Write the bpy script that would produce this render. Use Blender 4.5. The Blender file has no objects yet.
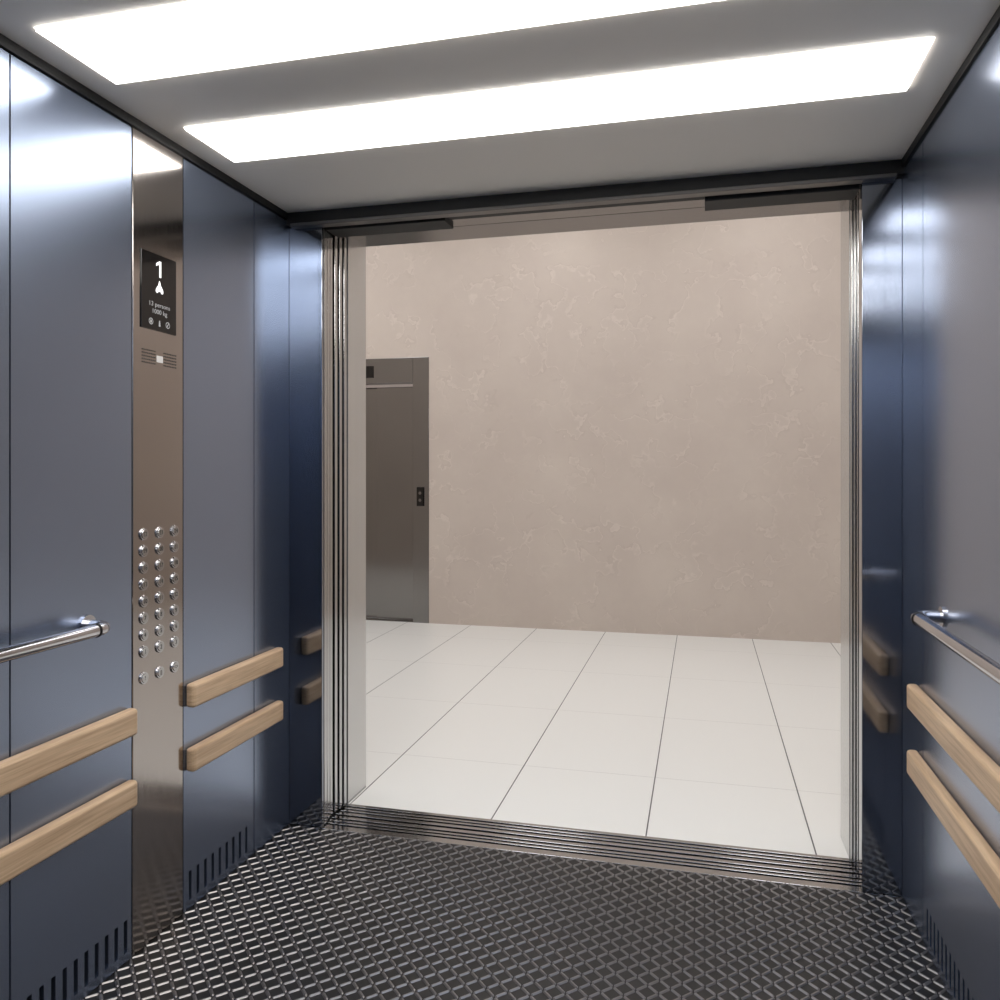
import bpy, bmesh, math, numpy as np
from mathutils import Vector, Matrix
sc=bpy.context.scene
sc.view_settings.view_transform='Standard'
sc.view_settings.look='None'
sc.view_settings.exposure=0
# ------------------------------------------------------------------ dims
XL,XR=-1.446,.5785
D=2.6212; YBK=-.55; H=2.2
OL,OR=-1.316,.467      # door opening
LY0,LY1=2.842,3.0      # landing wall thickness
LINT=2.18
YB=6.406               # lobby far wall
LH=3.6
CAMZ=1.2717
# ------------------------------------------------------------------ materials
def lin(c):
    return tuple(((x/255)/12.92 if x/255<=.04045 else ((x/255+.055)/1.055)**2.4) for x in c)+(1,)
def mat(name,col,rough=.5,metal=0,spec=.5,emit=None,es=0):
    m=bpy.data.materials.new(name);m.use_nodes=True
    b=m.node_tree.nodes['Principled BSDF']
    b.inputs['Base Color'].default_value=lin(col)
    b.inputs['Roughness'].default_value=rough
    b.inputs['Metallic'].default_value=metal
    b.inputs['Specular IOR Level'].default_value=spec
    if emit:
        b.inputs['Emission Color'].default_value=lin(emit);b.inputs['Emission Strength'].default_value=es
    return m
def N(m,t,**k):
    n=m.node_tree.nodes.new(t)
    for a,b in k.items(): setattr(n,a,b)
    return n
def L(m,a,b): m.node_tree.links.new(a,b)
def P(m): return m.node_tree.nodes['Principled BSDF']
def objcoord(m,scale=(1,1,1)):
    tc=N(m,'ShaderNodeNewGeometry');mp=N(m,'ShaderNodeMapping');mp.inputs['Scale'].default_value=scale
    L(m,tc.outputs['Position'],mp.inputs['Vector']);return mp.outputs['Vector']
def noise(m,vec,scale,detail=4,rough=.5):
    n=N(m,'ShaderNodeTexNoise');n.inputs['Scale'].default_value=scale;n.inputs['Detail'].default_value=detail;n.inputs['Roughness'].default_value=rough
    L(m,vec,n.inputs['Vector']);return n.outputs['Fac']
def ramp(m,fac,stops):
    r=N(m,'ShaderNodeValToRGB');e=r.color_ramp.elements
    e[0].position=stops[0][0];e[0].color=stops[0][1];e[1].position=stops[-1][0];e[1].color=stops[-1][1]
    for s in stops[1:-1]:
        x=e.new(s[0]);x.color=s[1]
    L(m,fac,r.inputs['Fac']);return r.outputs['Color']
def g(v): return (v,v,v,1)
def bump(m,fac,strength,dist):
    b=N(m,'ShaderNodeBump');b.inputs['Strength'].default_value=strength;b.inputs['Distance'].default_value=dist
    L(m,fac,b.inputs['Height']);L(m,b.outputs['Normal'],P(m).inputs['Normal'])
def brushed(m,scale,lo,hi,s=.03):
    v=objcoord(m,scale);f=noise(m,v,1,3)
    L(m,ramp(m,f,[(.3,g(lo)),(.7,g(hi))]),P(m).inputs['Roughness'])
def aniso(m,a,rot=0):
    t=N(m,'ShaderNodeTangent',direction_type='RADIAL',axis='Z')
    L(m,t.outputs[0],P(m).inputs['Tangent']);P(m).inputs['Anisotropic'].default_value=a
    P(m).inputs['Anisotropic Rotation'].default_value=rot

M_blue=mat('blue_panel',(149,161,183),.25,.93)
aniso(M_blue,.6,.25)
M_return=mat('dark_mirror_steel',(158,163,172),.09,1)
M_steel=mat('polished_steel',(178,172,168),.13,1)
brushed(M_steel,(300,300,4),.11,.15)
M_door=mat('door_steel',(188,189,190),.14,1)
M_door2=mat('landing_door_steel',(142,141,140),.13,1)
M_frame2=mat('landing_frame_steel',(140,139,138),.2,1)
M_chrome=mat('chrome',(200,200,204),.12,1)
M_black=mat('black_gap',(8,8,9),.6)
M_blackg=mat('black_glass',(10,9,10),.08)
M_trim=mat('dark_trim',(11,11,12),.5,.1)
M_lip=mat('lip_steel',(110,108,107),.3,.9)
M_ceil=mat('ceiling_paint',(232,226,217),.45)
M_white=mat('white_print',(235,235,235),.5,0,.5,(255,255,255),.8)
M_grey=mat('grey_print',(150,150,150),.5,0,.5,(200,200,200),.2)
M_label=mat('label_print',(200,198,196),.5)
M_dark=mat('engraving',(25,25,25),.5)
M_light=mat('light_diffuser',(255,255,255),.5,0,.5,(255,252,248),7.6)
M_llight=mat('lobby_light_diffuser',(255,255,255),.5,0,.5,(252,251,252),5.4)
M_jamb=mat('jamb_steel',(206,206,205),.2,.75)
M_lint=mat('lintel_steel',(150,148,147),.25,.95)
M_plate=mat('tread_plate_base',(44,43,43),.42,.6)
M_loz=mat('tread_plate_bar',(134,131,130),.3,.85)
M_lobceil=mat('lobby_ceiling',(225,224,222),.7)
# beige plaster
M_pl=mat('beige_plaster',(190,172,160),.75)
v=objcoord(M_pl)
f=noise(M_pl,v,1.6,8,.62)
vw=N(M_pl,'ShaderNodeVectorMath',operation='ADD');
nn=N(M_pl,'ShaderNodeTexNoise');nn.inputs['Scale'].default_value=6;nn.inputs['Detail'].default_value=5;nn.inputs['Roughness'].default_value=.5;L(M_pl,v,nn.inputs['Vector'])
sc1=N(M_pl,'ShaderNodeVectorMath',operation='SCALE');sc1.inputs['Scale'].default_value=.3;L(M_pl,nn.outputs['Color'],sc1.inputs[0])
L(M_pl,v,vw.inputs[0]);L(M_pl,sc1.outputs[0],vw.inputs[1])
f2=noise(M_pl,vw.outputs[0],4.0,2,.5)
ridge=ramp(M_pl,f2,[(.47,g(0)),(.5,g(1)),(.505,g(0))])
ridge2=ramp(M_pl,f2,[(.503,g(0)),(.509,g(1)),(.535,g(0))])
mk=ramp(M_pl,noise(M_pl,v,2.6,3),[(.36,g(0)),(.56,g(1))])
def mul(m,a,b,k=None):
    q=N(m,'ShaderNodeMath',operation='MULTIPLY');L(m,a,q.inputs[0])
    if k is None: L(m,b,q.inputs[1])
    else:q.inputs[1].default_value=k
    return q.outputs[0]
base=ramp(M_pl,f,[(.3,lin((190,178,169))),(.7,lin((201,190,180)))])
def mixc(m,fac,a,col):
    x=N(m,'ShaderNodeMix',data_type='RGBA');L(m,fac,x.inputs[0]);L(m,a,x.inputs[6]);x.inputs[7].default_value=col;return x.outputs[2]
c=mixc(M_pl,mul(M_pl,mul(M_pl,ridge,mk),None,.36),base,lin((222,211,202)))
c=mixc(M_pl,mul(M_pl,mul(M_pl,ridge2,mk),None,.22),c,lin((165,150,141)))
L(M_pl,c,P(M_pl).inputs['Base Color'])
bump(M_pl,f2,.12,.01)
# tiles
M_tile=mat('white_tile',(222,220,215),.28,0,.4)
geo=N(M_tile,'ShaderNodeNewGeometry');sx=N(M_tile,'ShaderNodeSeparateXYZ');L(M_tile,geo.outputs['Position'],sx.inputs[0])
def gridline(out,off,per,w):
    a=N(M_tile,'ShaderNodeMath',operation='SUBTRACT');a.inputs[1].default_value=off;L(M_tile,out,a.inputs[0])
    b=N(M_tile,'ShaderNodeMath',operation='PINGPONG');b.inputs[1].default_value=per/2;L(M_tile,a.outputs[0],b.inputs[0])
    c=N(M_tile,'ShaderNodeMath',operation='LESS_THAN');c.inputs[1].default_value=w;L(M_tile,b.outputs[0],c.inputs[0]);return c.outputs[0]
lx=gridline(sx.outputs['X'],-.192,.5585,.0024);ly=gridline(sx.outputs['Y'],3.4,.84,.0012)
m1=N(M_tile,'ShaderNodeMix',data_type='RGBA');m1.inputs[6].default_value=lin((226,226,223));m1.inputs[7].default_value=lin((178,177,175));L(M_tile,ly,m1.inputs[0])
m2=N(M_tile,'ShaderNodeMix',data_type='RGBA');m2.inputs[7].default_value=lin((70,70,72));L(M_tile,lx,m2.inputs[0]);L(M_tile,m1.outputs[2],m2.inputs[6])
L(M_tile,m2.outputs[2],P(M_tile).inputs['Base Color'])
# oak
M_oak=mat('oak_wood',(196,160,122),.45)
v=objcoord(M_oak,(12,1.2,40));
f=noise(M_oak,v,3,6,.6);v2=objcoord(M_oak,(60,4,160));f2=noise(M_oak,v2,2,3)
c=ramp(M_oak,f,[(.3,lin((186,154,122))),(.55,lin((210,180,146))),(.75,lin((222,194,162)))])
mx=N(M_oak,'ShaderNodeMix',data_type='RGBA',blend_type='MULTIPLY');mx.inputs[0].default_value=.3
L(M_oak,c,mx.inputs[6]);L(M_oak,ramp(M_oak,f2,[(.35,g(.55)),(.55,g(1))]),mx.inputs[7]);L(M_oak,mx.outputs[2],P(M_oak).inputs['Base Color'])

# ------------------------------------------------------------------ mesh helpers
def link(o): sc.collection.objects.link(o);return o
def meshobj(name,bm,m,parent=None,smooth=False):
    me=bpy.data.meshes.new(name);bm.normal_update();bm.to_mesh(me);bm.free()
    if m: me.materials.append(m)
    if smooth:
        for p in me.polygons:p.use_smooth=True
    o=link(bpy.data.objects.new(name,me))
    if parent:o.parent=parent
    return o
def addbox(bm,x0,x1,y0,y1,z0,z1,bev=0,seg=2):
    r=bmesh.ops.create_cube(bm,size=1)
    vs=r['verts']
    for q in vs: q.co=Vector(((x0+x1)/2+q.co.x*(x1-x0),(y0+y1)/2+q.co.y*(y1-y0),(z0+z1)/2+q.co.z*(z1-z0)))
    if bev>0:
        es=list({e for q in vs for e in q.link_edges})
        bmesh.ops.bevel(bm,geom=es,offset=bev,segments=seg,affect='EDGES',profile=.5)
def boxes(name,lst,m,parent=None,bev=0):
    bm=bmesh.new()
    for b in lst: addbox(bm,*b,bev=bev)
    return meshobj(name,bm,m,parent)
def empty(name):
    return link(bpy.data.objects.new(name,None))
def addcyl(bm,c,axis,r,h,seg=24,r2=None):
    q=Vector((0,0,1)).rotation_difference(Vector(axis)).to_matrix().to_4x4()
    bmesh.ops.create_cone(bm,cap_ends=True,segments=seg,radius1=r,radius2=r if r2 is None else r2,depth=h,matrix=Matrix.Translation(c)@q)

# ------------------------------------------------------------------ cabin shell
def side_wall(name,xf,sgn,segs,slots):
    xb=xf+sgn*.012
    w=boxes(name,[(min(xb,xf+sgn*.05),max(xb,xf+sgn*.05),YBK,D+.01,-.03,H+.02)],M_black)
    for i,(a,b) in enumerate(segs):
        x0,x1=min(xf,xb),max(xf,xb)
        zs0,zs1=.028,.112
        top=2.172
        ys=sorted(s for s in slots if s>a+.02 and s<b-.02)
        bm=bmesh.new()
        hw=.0065
        if ys:
            addbox(bm,x0,x1,a,b,zs1,top);addbox(bm,x0,x1,a,b,.004,zs0)
            e=[a]+[t for s in ys for t in (s-hw,s+hw)]+[b]
            for j in range(0,len(e),2): addbox(bm,x0,x1,e[j],e[j+1],zs0,zs1)
        else: addbox(bm,x0,x1,a,b,.004,top)
        meshobj('panel_%d'%(i+1),bm,M_blue,w)
    return w
gp=.0022
sl=[1.775-.034*i for i in range(30)]+[2.045+.037*i for i in range(9)]
wl=side_wall('wall_left',XL,-1,[(YBK,.5-gp),(.5+gp,1.418-gp),(1.418+gp,1.797),(2.014,2.388-gp),(2.388+gp,D)],sl)
boxes('trim_top',[(XL-.005,XL+.006,YBK,D,2.176,H)],M_trim,wl)
slr=[2.345-.034*i for i in range(40)]
wr=side_wall('wall_right',XR,1,[(YBK,.5-gp),(.5+gp,1.418-gp),(1.418+gp,2.388-gp),(2.388+gp,D)],slr)
boxes('trim_top',[(XR-.006,XR+.005,YBK,D,2.176,H)],M_trim,wr)
wb=boxes('wall_back',[(XL-.05,XR+.05,YBK-.05,YBK,-.03,H+.02)],M_black)
w3=(XR-XL)/3
for i in range(3):
    boxes('panel_%d'%(i+1),[(XL+w3*i+gp,XL+w3*(i+1)-gp,YBK,YBK+.01,.004,2.172)],M_blue,wb)
# ceiling with light recess
lights=[(.387,.629),(.887,1.129),(1.387,1.631),(1.887,2.128)]
LA,LB=-1.355,.481
cl=[(XL-.05,LA,YBK-.05,D,H,H+.03),(LB,XR+.05,YBK-.05,D,H,H+.03)]
ys=[YBK-.05]+[t for l in lights for t in l]+[D]
for j in range(0,len(ys),2): cl.append((LA,LB,ys[j],ys[j+1],H,H+.03))
boxes('ceiling',cl,M_ceil)
for a,b in lights:
    o=boxes('ceiling_light_panel',[(LA+.003,LB-.003,a+.003,b-.003,H-.006,H+.02)],M_light)
# front wall returns + transom
wf=boxes('wall_front',[(XL-.05,OL-.002,D+.004,D+.02,-.03,H+.02),(OR+.002,XR+.05,D+.004,D+.02,-.03,H+.02)],M_black)
boxes('return_left',[(XL,OL,D,D+.012,.004,2.15)],M_return,wf,.0015)
boxes('return_right',[(OR,XR,D,D+.012,.004,2.15)],M_return,wf,.0015)
boxes('transom',[(XL,XR,D-.02,D+.02,2.158,H)],M_trim,wf)
boxes('transom_lip',[(XL+.02,XR-.02,D-.03,D+.01,2.146,2.158)],M_lip,wf,.002)
# header soffit / tracks
dh=boxes('door_header',[(OL-.05,OR+.05,D+.02,LY0,LINT+.03,H+.1)],M_trim)
boxes('lintel_plate',[(OL-.05,OR+.05,D+.02,D+.06,2.168,2.22),(OL-.05,OR+.05,D+.085,LY0,2.18,2.22)],M_lint,dh)
boxes('track_cover_left',[(OL,OL+.45,D+.03,D+.13,2.144,2.172)],M_black,dh,.002)
boxes('track_cover_right',[(OR-.46,OR,D+.03,D+.13,2.138,2.172)],M_black,dh,.002)
boxes('track_slot',[(OL+.45,OR-.46,D+.05,D+.085,2.162,2.172)],M_black,dh)
# ------------------------------------------------------------------ cabin floor
fl=boxes('floor',[(XL-.05,XR+.05,YBK-.05,D,-.04,0)],M_plate)
p=.0275
n1=int((XR-XL)/p);n2=int((D-YBK)/p)
V=[];F=[]
hl,hw_,ht=.0172,.0044,.0030
prof=[(-hl,0,0),(-hl*.75,-hw_,0),(hl*.75,-hw_,0),(hl,0,0),(hl*.75,hw_,0),(-hl*.75,hw_,0),(-hl*.75,-hw_*.35,ht),(hl*.75,-hw_*.35,ht),(hl*.75,hw_*.35,ht),(-hl*.75,hw_*.35,ht)]
pf=[(0,1,6),(1,2,7,6),(2,3,7),(3,8,7),(3,4,8),(4,5,9,8),(5,0,9),(0,6,9),(6,7,8,9)]
for i in range(n1+1):
    for j in range(n2+1):
        cx=XL+.008+i*p;cy=D-.012-j*p
        if cx<XL+.004 or cx>XR-.004: continue
        t=math.radians(45 if (i+j)%2 else -45);c,s=math.cos(t),math.sin(t);b=len(V)
        for x,y,z in prof: V.append((min(max(cx+x*c-y*s,XL),XR),min(cy+x*s+y*c,D-.001),z+.0002))
        for f in pf:F.append(tuple(b+k for k in f))
me=bpy.data.meshes.new('tread_bars');me.from_pydata(V,[],F);me.materials.append(M_loz);o=link(bpy.data.objects.new('tread_bars',me));o.parent=fl
# ------------------------------------------------------------------ sills
sl_=boxes('door_sill',[(OL-.1,OR+.1,D,LY0,-.08,-.05)],M_black)
st=[];y=D
for wdt,gap in [(.034,.012),(.012,.010),(.012,.012),(.020,.014),(.018,.012),(.012,.010),(.012,.012),(.05,0)]:
    st.append((OL-.1,OR+.1,y,min(y+wdt,LY0),-.05,.001));y+=wdt+gap
boxes('sill_strips',st,M_door,sl_,.001)
# ------------------------------------------------------------------ door panel stacks
def stack(name,xe,s):
    e=empty(name);y=D+.022
    k=0
    for grp in range(2):
        for i in range(3):
            off=.004*i if grp==0 else .004*(2-i)
            a=xe+s*off; b=a+s*.12
            boxes('panel_%d'%(k+1),[(min(a,b),max(a,b),y,y+.022,.006,2.165)],M_door,e,.002)
            y+=.022+.009;k+=1
        y+=.010
    return e
stack('sliding_elevator_door',OL-.002,-1)
stack('sliding_elevator_door',OR+.002,1)
# ------------------------------------------------------------------ landing wall + lobby
LX0,LX1=-6.5,4.0
wls=boxes('wall_landing',[(LX0,OL-.012,LY0,LY1,0,LH),(OR+.012,LX1,LY0,LY1,0,LH),(OL-.012,OR+.012,LY0,LY1,LINT+.012,LH)],M_pl)
boxes('door_frame',[(OL-.012,OL,LY0-.004,LY1+.006,0,LINT+.012),(OR,OR+.012,LY0-.004,LY1+.006,0,LINT+.012)],M_jamb,wls)
boxes('door_frame_head',[(OL,OR,LY0-.004,LY1+.006,LINT,LINT+.012)],M_lint,wls)
lf=boxes('floor_lobby',[(LX0,LX1,LY0,YB+.1,-.05,0)],M_tile)
PX0,PX1,PZ=-3.75,-2.233,2.242
boxes('wall_lobby_back',[(LX0,PX0,YB,YB+.2,0,LH),(PX1,LX1,YB,YB+.2,0,LH),(PX0,PX1,YB,YB+.2,PZ,LH),(PX0,PX1,YB+.16,YB+.2,0,PZ)],M_pl)
boxes('wall_lobby_left',[(LX0-.1,LX0,LY0,YB+.2,0,LH)],M_pl)
boxes('wall_lobby_right',[(LX1,LX1+.1,LY0,YB+.2,0,LH)],M_pl)
boxes('ceiling_lobby',[(LX0,LX1,LY0,YB+.2,LH,LH+.05)],M_lobceil)
for x in (-4.6,-2.9,-1.2,.5,2.2):
    boxes('lobby_ceiling_light',[(x-.3,x+.3,3.5,5.9,LH-.03,LH-.001)],M_llight)
# far lift portal
pt=empty('landing_elevator_door')
jw=.143
boxes('frame',[(PX1-jw,PX1,YB-.006,YB+.05,0,PZ),(PX0,PX0+jw,YB-.006,YB+.05,0,PZ),(PX0+jw,PX1-jw,YB-.006,YB+.05,2.03,PZ)],M_frame2,pt,.003)
boxes('door_leaf_1',[(PX1-jw-.36,PX1-jw+.01,YB+.075,YB+.1,.005,2.05)],M_door2,pt,.002)
boxes('door_leaf_2',[(PX1-jw-.80,PX1-jw-.365,YB+.095,YB+.12,.005,2.05)],M_door2,pt,.002)
boxes('door_leaf_3',[(PX0+jw-.01,PX1-jw-.805,YB+.115,YB+.14,.005,2.05)],M_door2,pt,.002)
boxes('frame_step',[(PX0+jw,PX1-jw,YB+.05,YB+.07,2.0,2.03)],M_chrome,pt)
boxes('sill',[(PX0+jw,PX1-jw,YB,YB+.12,.0005,.003)],M_door,pt)
cxp=(PX0+PX1)/2
boxes('floor_indicator',[(cxp+.02,cxp+.26,YB-.014,YB-.006,2.08,2.18)],M_blackg,pt,.002)
boxes('call_station',[(-2.338,-2.274,YB-.016,YB-.006,.985,1.145)],M_blackg,pt,.003)
bm=bmesh.new()
for z in (1.035,1.095): addcyl(bm,(-2.306,YB-.018,z),(0,-1,0),.013,.006)
meshobj('call_buttons',bm,M_frame2,pt)

# ------------------------------------------------------------------ control panel
cop=boxes('elevator_control_panel',[(XL-.012,XL+.001,1.801,2.010,.004,2.176)],M_steel,None,.0015)
F0=XL+.001
boxes('display',[(F0-.001,F0+.003,1.83,1.976,1.657,1.866)],M_blackg,cop,.001)
def text(s,y,z,size,m,parent,align='CENTER',xo=.0037,xs=1):
    cu=bpy.data.curves.new('label','FONT');cu.body=s;cu.size=size;cu.align_x=align;cu.align_y='CENTER';cu.extrude=.0002
    cu.materials.append(m)
    o=link(bpy.data.objects.new('label',cu));o.location=(F0+xo,y,z);o.rotation_euler=(math.pi/2,0,math.pi/2);o.scale=(xs,1,1);o.parent=parent;return o
def poly(bm,pts,x):
    vs=[bm.verts.new((x,a,b)) for a,b in pts];bm.faces.new(vs)
bm=bmesh.new();X=F0+.0037;cy=1.903
poly(bm,[(cy-.001,1.848),(cy+.007,1.848),(cy+.007,1.804),(cy-.001,1.804)],X)
poly(bm,[(cy-.001,1.848),(cy-.001,1.839),(cy-.014,1.833),(cy-.014,1.840)],X)
meshobj('digit_one',bm,M_white,cop)
# small droplet-shaped travel arrow: pointed top, two rounded lobes, notch below
bm=bmesh.new();cz=1.774
def leaf(bm,y,z,ang,ln,wd):
    pts=[]
    for k in range(24):
        a=2*math.pi*k/24
        u_=math.cos(a)*ln/2;w_=math.sin(a)*wd/2*(1-.6*math.cos(a))
        pts.append((y+u_*math.cos(ang)-w_*math.sin(ang),z+u_*math.sin(ang)+w_*math.cos(ang)))
    poly(bm,pts,X)
leaf(bm,cy,cz+.006,math.pi/2,.030,.012)
leaf(bm,cy-.0085,cz-.003,math.radians(72),.022,.010)
leaf(bm,cy+.0085,cz-.003,math.radians(108),.022,.010)
meshobj('arrow_icon',bm,M_white,cop)
text('13 persons',1.903,1.727,.0175,M_grey,cop,xs=1.15)
text('1000 kg',1.903,1.708,.0175,M_grey,cop,xs=1.15)
bm=bmesh.new()
for yy in (1.868,1.938):
    for k in range(16):
        a0,a1=2*math.pi*k/16,2*math.pi*(k+1)/16
        vs=[bm.verts.new((X,yy+r*math.cos(a),1.679+r*math.sin(a))) for r,a in ((.009,a0),(.009,a1),(.0068,a1),(.0068,a0))];bm.faces.new(vs)
poly(bm,[(1.868-.003,1.675),(1.868+.003,1.675),(1.868+.003,1.683),(1.868-.003,1.683)],X)
poly(bm,[(1.903-.004,1.670),(1.903+.004,1.670),(1.903+.002,1.686),(1.903-.002,1.686)],X)
poly(bm,[(1.938-.006,1.673),(1.938-.004,1.671),(1.938+.006,1.685),(1.938+.004,1.687)],X)
meshobj('status_icons',bm,M_grey,cop)
# speaker grille
bm=bmesh.new()
for r in range(5):
    for c_ in range(8):
        for y0 in (1.838,1.927):
            addcyl(bm,(F0+.0003,y0+c_*.0072,1.60-r*.0085),(1,0,0),.0021,.0012,8)
meshobj('speaker_grille',bm,M_dark,cop)
boxes('call_label',[(F0,F0+.001,1.895,1.921,1.572,1.590)],M_label,cop)
# buttons
bmr=bmesh.new();bmf=bmesh.new()
cols=(1.842,1.907,1.971)
rows=[1.106-.0447*i for i in range(8)]+[.723]
k=0
for r,z in enumerate(rows):
    for c_,y in enumerate(cols):
        addcyl(bmr,(F0+.002,y,z),(1,0,0),.0165,.004,28,.0155)
        addcyl(bmf,(F0+.0045,y,z),(1,0,0),.0125,.003,28,.0115)
        if r<8: text(str(22-3*r+c_),y,z,.017,M_dark,cop,xo=.0062,xs=.9)
        else: text(('!','||','<>')[c_],y,z,.015,M_dark,cop,xo=.0062)
meshobj('button_rings',bmr,M_chrome,cop);meshobj('button_caps',bmf,M_door,cop)

# ------------------------------------------------------------------ rails
def bumper(xf,s,y0,y1,z0,z1,name='wooden_bumper_rail'):
    t=.03;x0,x1=min(xf,xf+s*t),max(xf,xf+s*t)
    bm=bmesh.new();addbox(bm,x0,x1,y0,y1,z0,z1)
    ends=[e for e in bm.edges if abs(e.verts[0].co.z-e.verts[1].co.z)>.01 and abs(e.verts[0].co.x-(xf+s*t))<1e-5]
    bmesh.ops.bevel(bm,geom=ends,offset=.012,segments=4,affect='EDGES',profile=.5)
    es=[e for e in bm.edges if e.calc_face_angle(0)>.6]
    bmesh.ops.bevel(bm,geom=es,offset=.009,segments=4,affect='EDGES',profile=.5)
    meshobj(name,bm,M_oak,None,False)
for z0,z1 in ((.592,.661),(.407,.475)):
    bumper(XL,1,-.1,1.79,z0,z1);bumper(XL,1,2.022,2.535,z0,z1)
for z0,z1 in ((.616,.685),(.434,.502)):
    bumper(XR,-1,-.1,2.445,z0,z1)
def handrail(xf,s,y0,y1,z=.9,off=.066,r=.0155):
    e=empty('handrail')
    pts=[];R=.035
    xo=xf+s*off
    pts.append((xf,y0))
    for k in range(7):
        a=math.pi/2*k/6;pts.append((xo-s*R+s*R*math.sin(a),y0+R-R*math.cos(a)))
    for k in range(7):
        a=math.pi/2*k/6;pts.append((xo-s*R+s*R*math.cos(a),y1-R+R*math.sin(a)))
    pts.append((xf,y1))
    cu=bpy.data.curves.new('tube','CURVE');cu.dimensions='3D';sp=cu.splines.new('POLY');sp.points.add(len(pts)-1)
    for q,(x,y) in zip(sp.points,pts): q.co=(x,y,z,1)
    cu.bevel_depth=r;cu.bevel_resolution=6;cu.use_fill_caps=True;cu.materials.append(M_chrome)
    o=link(bpy.data.objects.new('tube',cu));o.parent=e
    bm=bmesh.new()
    for y in (y0,y1): addcyl(bm,(xf+s*.003,y,z),(1,0,0),.026,.006,28)
    meshobj('wall_flanges',bm,M_chrome,e)
    bm=bmesh.new()
    for y in (y0+R+.01,y1-R-.01): addcyl(bm,(xo,y,z),(0,1,0),r+.0015,.004,28)
    meshobj('joint_rings',bm,M_trim,e)
handrail(XL,1,-.1,1.64)
handrail(XR,-1,-.1,2.2,z=.912)

# ------------------------------------------------------------------ world + camera
w=bpy.data.worlds.new('world');sc.world=w;w.use_nodes=True
w.node_tree.nodes['Background'].inputs[0].default_value=(.02,.02,.02,1)
cam=bpy.data.cameras.new('camera');co=link(bpy.data.objects.new('camera',cam))
cam.sensor_width=36;cam.lens=36*.8029;cam.clip_start=.02
cam.shift_y=-(500-472.1)/1000
co.location=(0,0,CAMZ);co.rotation_euler=(math.pi/2,0,.2472)
sc.camera=co
